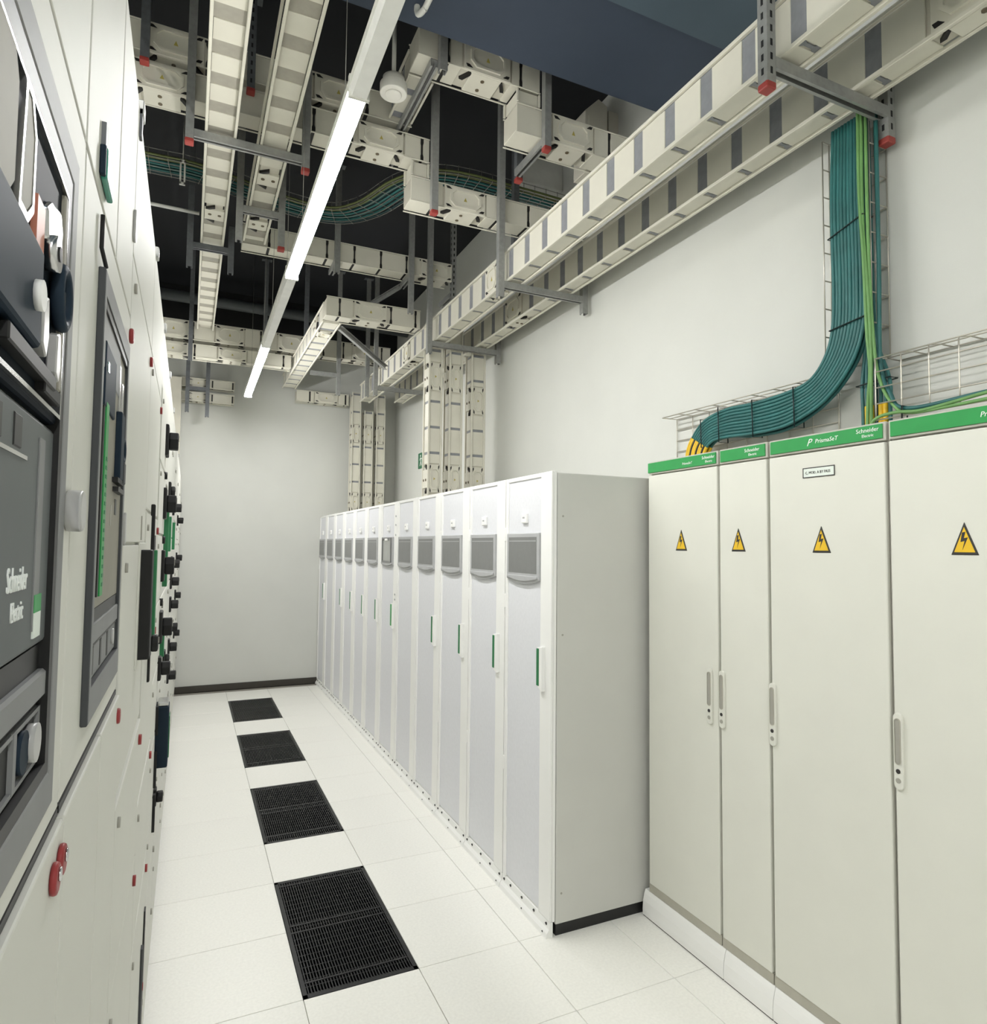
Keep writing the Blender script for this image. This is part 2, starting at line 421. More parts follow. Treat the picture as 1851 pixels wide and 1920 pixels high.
busway('cream cross run with oval cover low down behind the lit lamp, beside the strut brace', 'X', .97, 1.78, 5.4, 5.57, 3.6, 3.765, ('v0', 'w0'), (1.34,), phase=1.08, sw=.011, recv=.004, lip=.008, strip='dark_slot', hour='v0')
busway('cream trunking running back from the low cross run towards the back wall', 'Y', 5.575, 8.22, .97, 1.13, 3.6, 3.76, ('w0', 'v0', 'v1'), (5.95,), phase=5.6, sw=.03, blk=.1)
busway('cream cross run with oval covers high up near the back wall', 'X', -.95, 2.05, 7.3, 7.48, 3.79, 3.985, ('v0', 'w0'), (-.2, .33, .95, 1.75), phase=-.02, sw=.011, recv=.004, lip=.008, strip='dark_slot', hour='v0')
busway('lower cream cross run tucked under the oval-covered one near the back wall', 'X', -.95, .955, 7.32, 7.47, 3.62, 3.76, ('v0', 'w0'), (-.2, .36), phase=0, sw=.011, recv=.004, lip=.008, strip='dark_slot', hour='v0')
busway('upper short cream run on the back wall, left of the lamp end', 'X', -.12, .44, 8.2, 8.33, 3.5, 3.61, ('v0', 'w0'), (.05,), phase=.2, sw=.008, strip='dark_slot', blk=.1)
busway('lower short cream run on the back wall, left of the lamp end', 'X', -.12, .44, 8.2, 8.33, 3.34, 3.45, ('v0', 'w0'), (.05,), phase=.2, sw=.008, strip='dark_slot', blk=.1)
busway('cream run on the back wall leading to the corner risers', 'X', 1.14, 1.78, 8.2, 8.35, 3.46, 3.6, ('v0', 'w0'), (1.5,), phase=1.3, sw=.011, recv=.004, lip=.008, strip='dark_slot')
# risers standing on the UPS cabinets
pos = ['leftmost', 'middle', 'rightmost']
for i, x in enumerate((1.80, 1.985, 2.19)):
    busway('cream vertical riser, %s of the three in the middle of the right wall' % pos[i], 'Z', 2.075, (3.40 if i != 1 else 3.62), x, x+(.125, .125, .135)[i], 5.21, 5.36, ('w0', 'v0'), (2.28, 3.15 if i != 2 else 2.98), phase=2.5, sw=.012, strip='clip', lip=.016, blk=.13)
for i, x in enumerate((1.80, 1.955, 2.11)):
    busway('cream vertical riser, %s of the three in the far right corner' % pos[i], 'Z', 2.075, (3.62, 3.40, 3.62)[i], x, x+.115, 8.1, 8.24, ('w0', 'v0'), (2.25, 3.1), phase=2.5, sw=.012, strip='clip', lip=.014, blk=.12)

# ------------------------------------------------------------------ strut hangers
def post_mb(x, y, z0, z1, s=.0205):
    return MB().box(x-s, x+s, y-s, y-s+.003, z0, z1).box(x-s, x-s+.003, y-s+.003, y+s, z0, z1).box(x+s-.003, x+s, y-s+.003, y+s, z0, z1) \
        .box(x-s+.003, x-s+.012, y+s-.003, y+s, z0, z1).box(x+s-.012, x+s-.003, y+s-.003, y+s, z0, z1)
def arm_x(x0, x1, y, z, s=.0205):
    return MB().box(x0, x1, y-s, y+s, z+s-.003, z+s).box(x0, x1, y-s, y-s+.003, z-s, z+s-.003).box(x0, x1, y+s-.003, y+s, z-s, z+s-.003) \
        .box(x0, x1, y-s+.003, y-s+.012, z-s, z-s+.003).box(x0, x1, y+s-.012, y+s-.003, z-s, z-s+.003)
def arm_y(y0, y1, x, z, s=.0205):
    return MB().box(x-s, x+s, y0, y1, z+s-.003, z+s).box(x-s, x-s+.003, y0, y1, z-s, z+s-.003).box(x+s-.003, x+s, y0, y1, z-s, z+s-.003) \
        .box(x-s+.003, x-s+.012, y0, y1, z-s, z-s+.003).box(x+s-.012, x+s-.003, y0, y1, z-s, z-s+.003)
def hanger(label, posts, armx=(), army=(), mat_='strut', plates=True):
    p = posts[0]
    t = thing('strut_hanger', label, 'hanger', (p[0], p[1], p[2]), 'strut hangers')
    for x, y, z0, z1, cap in posts:
        o = obj('post', post_mb(x, y, z0, z1), mat_, t)
        sl = MB(); z = z0+.05
        while z < min(z1, z0+1.3)-.03:
            sl.box(x-.005, x+.005, y-.0212, y-.0204, z-.012, z+.012).box(x-.0212, x-.0204, y-.005, y+.005, z-.012, z+.012); z += .05
        if sl.v and (y < 2 or (x, y) in ((2.02, 5.25), (.235, 3.74))): obj('slots', sl, 'slot', o)['kind'] = 'stuff'
        if cap: obj('end_cap', MB().box(x-.022, x+.022, y-.022, y+.022, z0-.014, z0+.012), 'red_cap', o, .005, 2)
        elif z1 > ZC-.1 and plates: pass
        if z1 in (ZC, ZS-.02): obj('ceiling_plate', MB().box(x-.05, x+.05, y-.03, y+.03, z1-.006, z1), 'strut_dark', o)
    for x0, x1, y, z in armx: obj('arm', arm_x(x0, x1, y, z), mat_, t)
    for y0, y1, x, z in army: obj('arm', arm_y(y0, y1, x, z), mat_, t)
    return t
top = ZC
hanger('galvanised strut hanger with red caps nearest the camera, under the wall-side trunking pair', [(1.765, 1.60, 3.31, ZS-.02, True), (2.395, 1.60, 3.29, 3.66, True)], [(1.786, 2.374, 1.60, 3.395)])
hanger('grey strut hanger under the wall-side trunking pair, second from the camera', [(1.765, 3.745, 3.31, top, False), (2.395, 3.745, 3.30, 3.6, False)], [(1.786, 2.374, 3.745, 3.395)])
hanger('grey strut hanger under the wall-side trunking pair, at the middle risers', [(1.765, 5.12, 3.31, top, False), (2.395, 5.12, 3.30, 3.6, False)], [(1.786, 2.374, 5.12, 3.395)])
hanger('grey strut hanger under the wall-side trunking pair, farthest from the camera', [(1.765, 6.85, 3.31, top, False), (2.36, 6.85, 3.30, 3.6, False)], [(1.786, 2.34, 6.85, 3.395)])
hanger('dark strut post with red cap at the upper left corner of the ceiling', [(-.28, 3.72, 4.19, top, True)], mat_='strut_dark')
hanger('strut hanger with red caps below the left trunking pair, nearest the camera', [(-.06, 3.73, 3.83, top, True), (.535, 3.73, 3.82, top, True)], [(-.038, .514, 3.73, 3.875)])
hanger('dark strut post with red cap between the two left trunkings', [(.235, 3.74, 4.2, top, True)], mat_='strut_dark')
hanger('dark strut hanger with short arm under the left one of the left pair', [(-.055, 5.16, 3.71, top, False), (.222, 5.16, 3.71, 4.06, False)], [(-.034, .20, 5.16, 3.875)], mat_='strut_dark')
hanger('grey strut hanger carrying the end of the right one of the left pair', [(.235, 4.45, 3.66, top, False), (.495, 4.45, 3.66, top, True)], [(.257, .474, 4.45, 3.875)])
hanger('thin strut hanger in front of the plain-panelled cross run, beside the lamp', [(1.0, 5.15, 3.86, top, False)], army=[(5.17, 5.4, 1.0, 3.955)])
hanger('strut hanger in front of the plain-panelled cross run, with slanting arm', [(1.61, 5.15, 3.63, top, False)], army=[(5.17, 5.42, 1.61, 3.955)])
hanger('strut post at the right end of the plain-panelled cross run', [(2.02, 5.25, 3.84, top, False)], army=[(5.27, 5.55, 2.02, 3.9)])
hanger('strut post behind the middle right cross run, beside the overhead cables', [(1.98, 3.97, 3.60, top, False)], mat_='strut_dark')
hanger('strut post with red cap in front of the short drop', [(1.30, 3.72, 3.75, top, True)])
hanger('strut post with red cap where the top step drops to the bottom step', [(1.775, 3.17, 3.97, top, True)], army=[(3.19, 3.535, 1.775, 4.02)])
hanger('strut post with red cap behind the step in the upper right cross run', [(1.80, 3.57, 4.0, top, True)], mat_='strut_dark')
hanger('strut hanger with a long arm under the short link beside the detector', [(1.145, 3.17, 4.22, top, False), (1.10, 4.0, 4.15, top, False)], army=[(3.19, 3.98, 1.105, 4.272)])
hanger('strut post beside the back trunking, left of the diagonal brace', [(1.44, 7.2, 3.35, top, False)], armx=[(1.14, 1.42, 7.2, 3.57)])
hanger('strut post near the far right corner, behind the diagonal brace', [(1.772, 7.25, 3.38, top, False)])
hanger('dark strut post crossing the oval-covered run at the back left', [(-.04, 7.25, 3.56, top, False)], mat_='strut_dark')
hanger('dark strut post by the lit lamp at the back', [(1.04, 6.9, 3.80, top, False)], mat_='strut_dark')
hanger('dark strut post in front of the high back run, left of the lamp', [(.67, 7.24, 3.76, top, False)], mat_='strut_dark')
hanger('strut post pair holding the short back wall runs', [(-.06, 8.16, 3.2, 3.9, False), (.15, 8.16, 3.16, 3.9, False)], [(-.04, .13, 8.16, 3.475)], mat_='strut_dark')
def brace(label, p0, p1):
    p0, p1 = Vector(p0), Vector(p1); d = (p1-p0); u = d.normalized(); L = d.length; s = .02
    a = u.cross(Vector((0, 1, 0))).normalized(); b = u.cross(a)
    fn = lambda p, q, t: tuple(p0+a*p+b*q+u*t)
    mb = MB().prism([(-s, -s), (s, -s), (s, s), (s-.004, s), (s-.004, -s+.004), (-s+.004, -s+.004), (-s+.004, s), (-s, s)], fn, 0, L)
    tag(obj('strut_brace', mb, 'strut'), label, 'brace', 'strut hangers')
brace('diagonal strut brace beside the low cross run near the far risers', (1.13, 5.62, 3.58), (1.62, 5.9, 3.36))
brace('diagonal strut brace between the two cross runs in the middle', (1.60, 5.43, 3.96), (1.36, 5.45, 3.775))
brace('dark diagonal strut brace against the right wall above the middle risers', (2.38, 5.3, 3.95), (2.08, 5.32, 3.70))

# ------------------------------------------------------------------ overhead services
tag(obj('service_pipe', MB().cyl((XLW, 7.95, 4.45), (XW, 7.95, 4.42), .062, 20), 'pipe_grey'), 'grey service pipe crossing the dark ceiling void at the back', 'pipe')
tag(obj('conduit', MB().cyl((-1.0, 5.0, 4.05), (.0, 5.0, 4.045), .012, 10), 'pipe_white'), 'thin white conduit crossing left of the left trunking', 'pipe')
tag(obj('conduit', MB().tube(smooth_path([(.99, .3, 4.21), (.96, 1.5, 4.21), (.925, 2.68, 4.21), (.918, 2.80, 4.205), (.91, 2.86, 4.22), (.906, 2.875, 4.245), (.906, 2.875, 4.275)]), .014, 10), 'pipe_white'), 'white conduit hooking up to the ceiling right of the lamp', 'pipe')
t = thing('ceiling_detector', 'white round detector dome hanging beside the lamp', 'detector', (.95, 3.42, 4.19))
obj('dome', MB().tube([(.95, 3.42, 4.19), (.95, 3.42, 4.195), (.95, 3.42, 4.20)], .045, 24).tube([(.95, 3.42, 4.198), (.95, 3.42, 4.255)], .075, 28), 'detector', t, .012, 3)
obj('base_ring', MB().cyl((.95, 3.42, 4.255), (.95, 3.42, 4.29), .06, 24), 'detector', t)
obj('stem', MB().cyl((.95, 3.42, 4.29), (.95, 3.42, ZC), .012, 10), 'pipe_white', t)
t = thing('wall_piece_chamfered', 'pale chamfered box standing in for the wall seen behind the bottom step', 'trunking', (2.3, 3.45, 4.05))  # pale box in place of the wall visible under the soffit edge
obj('chamfered_box', MB().prism([(2.17, 4.05), (2.335, 4.05), (2.335, 4.52), (2.27, 4.55), (2.17, 4.45)], onY, 3.381, 3.52), 'cream_flat', t, .003, 1)
obj('fold', MB().box(2.19, 2.2, 3.38, 3.385, 4.05, 4.42), 'cream', t)
tag(obj('wall_piece', MB().box(2.37, 2.448, 3.42, 3.56, 4.05, 4.53), 'cream_flat', bevel=.003), 'pale box standing in for the right wall beside the chamfered box', 'trunking')  # second box in place of wall showing below the soffit
tag(obj('duct_box', MB().prism([(2.1, 4.36), (2.448, 4.36), (2.448, 4.56), (2.18, 4.56)], onY, 4.12, 4.34), 'pipe_white', bevel=.004), 'light grey duct box on the right wall above the overhead cables', 'duct')
# overhead green cables in a wire basket
t = thing('cable_basket_run', 'wire basket with green cables snaking across under the dark ceiling', 'cable tray', (.9, 4.7, 4.2))
cp = smooth_path([(-.95, 4.80, 0), (-.31, 4.80, 0), (.01, 4.80, 0), (.55, 4.96, 0), (.93, 4.97, 0), (1.15, 4.75, 0), (1.30, 4.36, 0), (1.46, 4.17, 0), (1.66, 4.12, 0), (1.9, 4.12, 0), (2.15, 4.12, 0), (2.43, 4.13, 0)], 6)
def offset(path, d, z):
    out = []
    for i, p in enumerate(path):
        tg = (path[min(i+1, len(path)-1)]-path[max(i-1, 0)]).normalized(); nrm = Vector((-tg.y, tg.x, 0)); out.append(p+nrm*d+Vector((0, 0, z)))
    return out
for i in range(14):
    d = -.12+.0185*i
    mt = 'cable_olive' if i < 3 else ('cable_teal' if i < 11 else 'cable_dark')
    obj('cable', MB().tube(offset(cp, d, 4.226+.012*(i % 2)), .0075, 6), mt, t)
for d, z in ((-.11, 4.215), (-.06, 4.21), (0, 4.21), (.06, 4.21), (.11, 4.215), (-.11, 4.27), (.11, 4.27)):
    obj('basket_wire', MB().tube(offset(cp, d, z), .0025, 5), 'wire_zinc', t)
for i in range(0, len(cp), 2):
    a = [offset(cp, d, z)[i] for d, z in ((-.112, 4.275), (-.112, 4.212), (.112, 4.212), (.112, 4.275))]
    obj('cross_wire', MB().tube(a, .0025, 5), 'wire_zinc', t)
t = thing('basket_bracket', 'small white hanging bracket on the overhead cable basket at the left', 'bracket', (-.11, 4.72, 4.0))
obj('plate', MB().box(-.125, -.115, 4.66, 4.67, 4.06, 4.22).box(-.10, -.09, 4.66, 4.67, 4.06, 4.22).box(-.125, -.09, 4.66, 4.67, 4.055, 4.075).box(-.125, -.09, 4.66, 4.67, 4.205, 4.225), 'pipe_white', t)
obj('rod', MB().cyl((-.107, 4.665, 4.22), (-.107, 4.665, ZC), .004, 6), 'wire_zinc', t)

# ------------------------------------------------------------------ UPS cabinets along the right
RP, RY, RX = .4845, 2.6, 1.50
def rack(kind):
    y0, y1 = RY, RY+RP-.003
    t = thing('ups_cabinet', 'white UPS cabinet', 'cabinet', (1.95, RY+RP/2, 0), 'row of white UPS cabinets')
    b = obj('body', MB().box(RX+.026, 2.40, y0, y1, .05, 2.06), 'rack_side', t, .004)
    for z in (1.86, 1.32, .18):
        obj('screw', MB().cyl((RX+.055, y0-.0015, z), (RX+.055, y0+.004, z), .005, 8), 'handle_grey', b)
    obj('dark_base', MB().box(RX+.03, 2.39, y0+.006, y1-.006, 0, .05), 'black', t)
    d = obj('door', MB().box(RX+.008, RX+.022, y0, y1, .065, 2.066), 'rack_white', t)
    s0, s1 = y0+.103, y1-.032
    obj('near_stile', MB().box(RX-.004, RX+.008, y0+.001, s0, .065, 2.066), 'rack_white', d, .002, 1)
    obj('far_stile', MB().box(RX-.004, RX+.008, s1, y1-.005, .065, 2.066), 'rack_white', d, .002, 1)
    obj('top_rail', MB().box(RX-.003, RX+.008, s0, s1, 2.046, 2.066), 'rack_white', d, .002, 1)
    obj('door_panel', MB().box(RX+.003, RX+.008, s0, s1, .075, 2.046), 'rack_panel', d)
    obj('hinge_shadow', MB().box(RX+.003, RX+.006, y1-.005, y1-.001, .1, 2.03), 'gear_gap', d)
    for z in (1.78, 1.44, .62):
        obj('hinge', MB().box(RX-.006, RX+.006, y1-.012, y1+.002, z-.035, z+.035), 'rack_white', d, .002, 1)
    # display bezel with a bellied lower edge
    a, c = s0+.002, s1-.002; n = 12
    pts = [(a, 1.785), (c, 1.785)]+[(c+(a-c)*i/n, 1.558-.022*math.sin(math.pi*i/n)) for i in range(n+1)]
    bz = obj('display_bezel', MB().prism(pts, onX, RX-.012, RX+.004), 'bezel', d, .004, 2)
    obj('bezel_lip', MB().prism([(a+.012, 1.578), (c-.012, 1.578)]+[(c-.012+(a-c+.024)*i/n, 1.566-.016*math.sin(math.pi*i/n)) for i in range(n+1)], onX, RX-.018, RX-.010), 'bezel', bz, .003, 2)
    if kind == 'lcd':
        obj('screen', MB().box(RX-.0135, RX-.011, a+.05, c-.05, 1.585, 1.77), 'lcd', bz)
        obj('screen_frame', MB().ring([(a+.04, 1.575), (c-.04, 1.575), (c-.04, 1.78), (a+.04, 1.78)], [(a+.055, 1.59), (c-.055, 1.59), (c-.055, 1.765), (a+.055, 1.765)], onX, RX-.02, RX-.011), 'screen', bz)
        obj('status_lamp', MB().box(RX-.022, RX-.012, (a+c)/2-.04, (a+c)/2+.04, 1.755, 1.772), 'rack_white', bz, .002, 1)
    else:
        obj('screen', MB().box(RX-.0128, RX-.011, a+.024, c-.024, 1.59, 1.765), 'screen', bz)
        obj('mesh_line', MB().box(RX-.0134, RX-.0125, a+.03, c-.03, 1.744, 1.748), 'bezel', bz)
    ym = (s0+s1)/2-.01
    bd = obj('badge', MB().box(RX-.010, RX+.004, ym-.027, ym+.027, 1.834, 1.882), 'rack_white', d, .004, 2)
    obj('badge_mark', MB().box(RX-.0108, RX-.0098, ym-.010, ym+.012, 1.856, 1.864), 'bezel', bd)
    if kind in ('plain', 'lcd'):
        w = .013 if kind == 'plain' else .02
        h = obj('door_handle', MB().prism([(s0-.05, 1.06), (s0-.012, 1.075), (s0-.006, 1.09), (s0-.006, 1.256), (s0-.05, 1.262)], onX, RX-.024, RX-.003), 'rack_white', d, .003, 2)
        obj('green_strip', MB().box(RX-.0265, RX-.008, s0-.0135-w, s0-.004, 1.082, 1.252), 'green_dark' if kind == 'plain' else 'green', h, .002, 1)
    if kind == 'lcd':
        for z in (1.29, 1.33, 1.95, 1.88, 1.80): obj('lock', MB().cyl((RX-.008, y0+.05, z), (RX, y0+.05, z), .008, 10), 'bezel', d)
    # plinth strip with dark screws
    p = obj('plinth', MB().prism([(RX-.022, 0), (RX+.012, 0), (RX+.012, .064), (RX-.002, .064), (RX-.006, .034), (RX-.018, .02)], lambda p_, q, y: (p_, y, q), y0, y1-.001), 'rack_white', t)
    for f in (.06, .3, .55, .8, .95):
        yy = y0+f*(y1-y0); obj('plinth_screw', MB().cyl((RX-.0075, yy, .048), (RX-.002, yy, .05), .0065, 8), 'ink', p)
    for f in (.08, .5):
        yy = y0+f*(y1-y0); obj('plinth_screw', MB().cyl((RX-.0205, yy, .012), (RX-.016, yy, .014), .005, 8), 'ink', p)
    return t
base = {'plain': rack('plain')}
ordn = ['first', 'second', 'third', 'fourth', 'fifth', 'sixth', 'seventh', 'eighth', 'ninth', 'tenth', 'eleventh', 'twelfth']
for i in range(12):
    kind = 'lcd' if i == 5 else ('blank' if i in (4, 10) else 'plain')
    if i == 0: t = base['plain']
    elif kind in base: t = copy_tree(base[kind])
    else:
        t = base[kind] = rack(kind)
    t.location = (1.95, RY+RP/2+RP*i, 0)
    extra = {0: ', plain side panel in view', 5: ', with the bright display screen', 11: ', against the back wall'}.get(i, '')
    t['label'] = 'white UPS cabinet, %s from the camera in the row%s' % (ordn[i], extra)

# ------------------------------------------------------------------ electrical cabinets, right foreground
PX = 2.0
cabs = [(2.555, 2.092, 'wide leftmost electrical cabinet beside the UPS row', 2.142, 2.318),
        (2.090, 1.832, 'narrow electrical cabinet, second from the UPS row', 2.072, 1.981),
        (1.830, 1.360, 'electrical cabinet with the white name plate, third from the UPS row', 1.815, 1.60),
        (1.358, .70, 'widest electrical cabinet at the right edge of the photo', 1.336, 1.134)]
PY = [2.585, 2.07, 1.825, 1.35, .70]
for n, (ya, yb, lab, yh, yt) in enumerate(cabs):
    t = thing('electrical_cabinet', lab, 'cabinet', (2.2, (ya+yb)/2, 0), 'grey-white electrical cabinets')
    obj('body', MB().box(PX+.022, 2.42, yb+.001, ya-.001, .158, 2.13), 'prisma_frame', t, .003)
    prof = [(PX+.10, .005), (PX-.012, .005), (PX-.013, .03), (PX-.010, .07), (PX-.003, .10), (PX+.004, .118), (PX+.10, .118)]
    obj('plinth_cover', MB().prism(prof, lambda p, q, y: (p, y, q), PY[n+1]+.001, PY[n]-.001), 'rack_white', t, .002)
    obj('contact_shadow', MB().box(PX-.009, PX+.09, PY[n+1]+.002, PY[n]-.002, 0, .005), 'ink', t)  # dark strip standing in for the shadow line where plinth meets floor
    obj('base_frame', MB().box(PX+.004, 2.40, yb+.002, ya-.002, .119, .158).box(PX+.101, 2.40, yb+.002, ya-.002, 0, .119), 'prisma_under', t)
    g = .010
    d = obj('door', MB().box(PX, PX+.02, yb+g*.6, ya-g*.6, .158, 2.064), 'prisma', t, .004, 2)
    hd = obj('header', MB().box(PX+.004, PX+.022, yb+.004, ya-.004, 2.07, 2.13), 'prisma_frame', t, .002, 1)
    e0 = .012 if n else .002
    obj('green_band', MB().box(PX-.001, PX+.004, yb+.012, ya-e0, 2.077, 2.124), 'green', hd, .001, 1)
    def band(s, y, z, size, al='LEFT', sh=0): return text('lettering', s, size, (PX-.0016, y, z), (0, -1, 0), (0, 0, 1), 'white_text', hd, .0005, al, sh)
    if n == 0: band('Schneider', 2.185, 2.102, .019); band('Electric', 2.165, 2.086, .014); band('PrismaSeT', 2.31, 2.091, .015, sh=.2)
    if n == 1: band('Schneider', 1.945, 2.102, .019); band('Electric', 1.925, 2.086, .014)
    if n == 2:
        band('Schneider', 1.462, 2.103, .020); band('Electric', 1.442, 2.087, .014); band('PrismaSeT', 1.62, 2.094, .021, sh=.2)
        band('P', 1.655, 2.088, .036, sh=.4)
    if n == 3: band('PrismaSeT', 1.085, 2.094, .021, sh=.2)
    # warning triangle
    zb, hw, ht = 1.708, .037, .094
    tri = lambda k: [(yt-hw*k, zb+ht*(1-k)*.35), (yt+hw*k, zb+ht*(1-k)*.35), (yt, zb+ht*(1-k)*.35+ht*k)]
    st = obj('warning_sign', MB().prism(tri(1), onX, PX-.002, PX+.001), 'ink', d, .0015, 2)
    obj('yellow_field', MB().prism(tri(.76), onX, PX-.0026, PX-.001), 'yellow', st)
    bolt = [(.004, .056), (-.010, .056), (.010, .030), (-.001, .031), (.004, .012), (.000, .016), (-.001, .008), (-.010, .013), (-.004, .014), (-.008, .038), (.001, .036)]
    bolt = [(-.006, .058), (.004, .060), (-.001, .042), (.011, .044), (-.006, .008), (.001, .034), (-.011, .031)]
    obj('lightning_mark', MB().prism([(yt-p*.9, zb+q*1.0+.006) for p, q in bolt], onX, PX-.0031, PX-.002), 'ink', st)
    # flush swing handle
    h = obj('handle', MB().prism(stadium(yh, 1.105, .030, .232), onX, PX-.010, PX+.002), 'prisma', d, .003, 2)
    obj('grip', MB().prism(stadium(yh, 1.135, .017, .135), onX, PX-.0112, PX-.008), 'handle_grey', h, .002, 1)
    obj('grip_rim', MB().ring(stadium(yh, 1.135, .020, .14), stadium(yh, 1.135, .016, .134), onX, PX-.0122, PX-.009), 'prisma_under', h)
    obj('key_hole', MB().cyl((PX-.0115, yh, 1.045), (PX-.009, yh, 1.045), .007, 12), 'ink', h)
    obj('lock_cap', MB().cyl((PX-.0115, yh, 1.017), (PX-.009, yh, 1.017), .008, 12), 'handle_grey', h)
    if n == 2:
        pl = obj('name_plate', MB().box(PX-.0016, PX+.001, 1.545, 1.67, 1.976, 2.008), 'sign_white', d)
        obj('plate_border', MB().ring([(1.543, 1.974), (1.672, 1.974), (1.672, 2.010), (1.543, 2.010)], [(1.546, 1.977), (1.669, 1.977), (1.669, 2.007), (1.546, 2.007)], onX, PX-.0024, PX-.001), 'ink', pl)
        text('lettering', 'C. MOD. A BY PASS', .0135, (PX-.0022, 1.661, 1.987), (0, -1, 0), (0, 0, 1), 'ink', pl, .0004, sx=.88)
# ------------------------------------------------------------------ wire baskets and cables on the right wall
def basket(label, path_pts, sec, step, mat_='wire', r=.0028):
    """straight basket: path_pts (start, end); sec: list of offset vectors of the cross wire polyline"""
    a, b = Vector(path_pts[0]), Vector(path_pts[1]); L = (b-a).length; u = (b-a)/L
    t = thing('wire_basket', label, 'cable tray', tuple((a+b)/2), 'wire baskets on the right wall')
    for s in sec: obj('long_wire', MB().tube([a+Vector(s), b+Vector(s)], r, 6), mat_, t)
    n = int(L/step)
    first = obj('cross_wire', MB().tube([a+Vector(s) for s in sec], r, 6), mat_, t)
    for i in range(1, n+1): inst(first, *(u*(L*i/n)))
    return t
basket('vertical wire basket behind the green cable drop', ((2.44, 1.735, 2.47), (2.44, 1.735, 3.41)), [(-.10, .105, 0), (-.06, .105, 0), (0, .105, 0), (0, .05, 0), (0, 0, 0), (0, -.05, 0), (0, -.10, 0), (-.05, -.10, 0), (-.10, -.10, 0)], .105)
basket('horizontal wire basket above the leftmost electrical cabinets', ((2.44, 1.86, 2.43), (2.44, 2.86, 2.43)), [(-.10, 0, 0), (-.05, 0, 0), (0, 0, 0), (0, 0, -.06), (0, 0, -.12), (0, 0, -.18), (0, 0, -.24)], .115)
basket('horizontal wire basket above the rightmost electrical cabinet', ((2.44, .72, 2.43), (2.44, 1.60, 2.43)), [(-.14, 0, -.23), (-.14, 0, -.17), (-.14, 0, -.11), (-.14, 0, -.05), (-.14, 0, 0), (-.07, 0, .012), (0, 0, .012)], .09)
t = thing('cable_bundle', 'thick bundle of teal cables dropping down the wall and curving left', 'cable bundle', (2.33, 2.1, 2.2))
for lay in range(2):
    for i in range(10):
        o = -.066+.0147*i+(.004 if lay else 0); X = 2.325+.03*lay
        j = random.uniform(-.003, .003); k = -.012*lay
        pts = [(X+.01, 1.722+o*.95, 3.42), (X+j, 1.722+o, 3.1), (X-j, 1.72+o, 2.75), (X, 1.73+o*1.02, 2.58), (X-.005, 1.775+o*.95, 2.46+o*.25),
               (X-.01, 1.87+o*.55, 2.365+o*.7), (X-.01, 2.02+o*.1, 2.32+o*1.02+k), (X-.008, 2.2, 2.312+o*1.02+k), (X-.005, 2.37+o*.1, 2.318+o*.98), (X-.002, 2.50+o*.5, 2.296+o*.75), (X, 2.575+o*.85, 2.225+o*.3), (X, 2.60+o*.9, 2.13)]
        p = smooth_path(pts, 6)
        obj('cable', MB().tube(p, .0078, 7), 'cable_teal', t)
        if i % 3 != 1: obj('yellow_sleeve', MB().tube(p[-9:], .0092, 7), 'yellow', t)
        else: obj('black_sleeve', MB().tube(p[-9:], .0088, 7), 'black', t)
def tie(parent, pts, r=.0028): obj('cable_tie', MB().tube(pts, r, 5, closed=True), 'tie', parent)
for z, dz in ((2.98, .03), (2.60, .012)):
    tie(t, [(2.312, 1.645, z+dz), (2.312, 1.80, z-dz*.3), (2.368, 1.80, z-dz*.3), (2.368, 1.645, z+dz)])
for y, z0, z1 in ((1.965, 2.235, 2.405), (2.19, 2.225, 2.395), (2.40, 2.23, 2.40), (2.52, 2.22, 2.36)):
    tie(t, [(2.302, y, z0), (2.302, y+.005, z1), (2.36, y+.005, z1), (2.36, y, z0)])
t = thing('cable_bundle', 'teal cables with yellow ends going straight down behind the third cabinet', 'cable bundle', (2.35, 1.63, 2.2))
for i in range(7):
    y = 1.575+.018*i
    pts = [(2.372, 1.66+.006*i, 3.40), (2.372, 1.655+.007*i, 2.9), (2.365, 1.64+.007*i, 2.55), (2.35, y+.005, 2.36), (2.345, y, 2.25), (2.345, y, 2.12)]
    p = smooth_path(pts, 6)
    obj('cable', MB().tube(p, .0072, 7), 'cable_teal' if i != 3 else 'cable_dark', t)
    if i in (1, 2, 4, 5): obj('yellow_sleeve', MB().tube(p[-8:], .010, 7), 'yellow', t)
tie(t, [(2.33, 1.565, 2.36), (2.33, 1.70, 2.35), (2.375, 1.70, 2.35), (2.375, 1.565, 2.36)])
t = thing('earth_cable_bundle', 'light green earth cables down the wall, branching right over the cabinets', 'cable bundle', (2.33, 1.5, 2.2))
for i, pts in enumerate([
    [(2.315, 1.662, 3.42), (2.312, 1.660, 3.1), (2.308, 1.645, 2.85), (2.306, 1.635, 2.55), (2.31, 1.628, 2.4), (2.32, 1.645, 2.28), (2.33, 1.66, 2.12)],
    [(2.32, 1.652, 3.42), (2.316, 1.650, 3.0), (2.31, 1.63, 2.7), (2.31, 1.622, 2.45), (2.32, 1.632, 2.25), (2.33, 1.64, 2.12)],
    [(2.33, 1.642, 3.42), (2.32, 1.632, 2.9), (2.316, 1.615, 2.5), (2.315, 1.59, 2.34), (2.31, 1.535, 2.24), (2.30, 1.47, 2.205), (2.28, 1.3, 2.20), (2.25, 1.0, 2.20), (2.25, .75, 2.2)],
    [(2.30, 1.645, 2.15), (2.298, 1.60, 2.205), (2.295, 1.52, 2.215), (2.29, 1.42, 2.205), (2.265, 1.2, 2.22), (2.24, .95, 2.235), (2.24, .75, 2.24)]]):
    obj('cable', MB().tube(smooth_path(pts, 6), .0062, 8), 'cable_green', t)
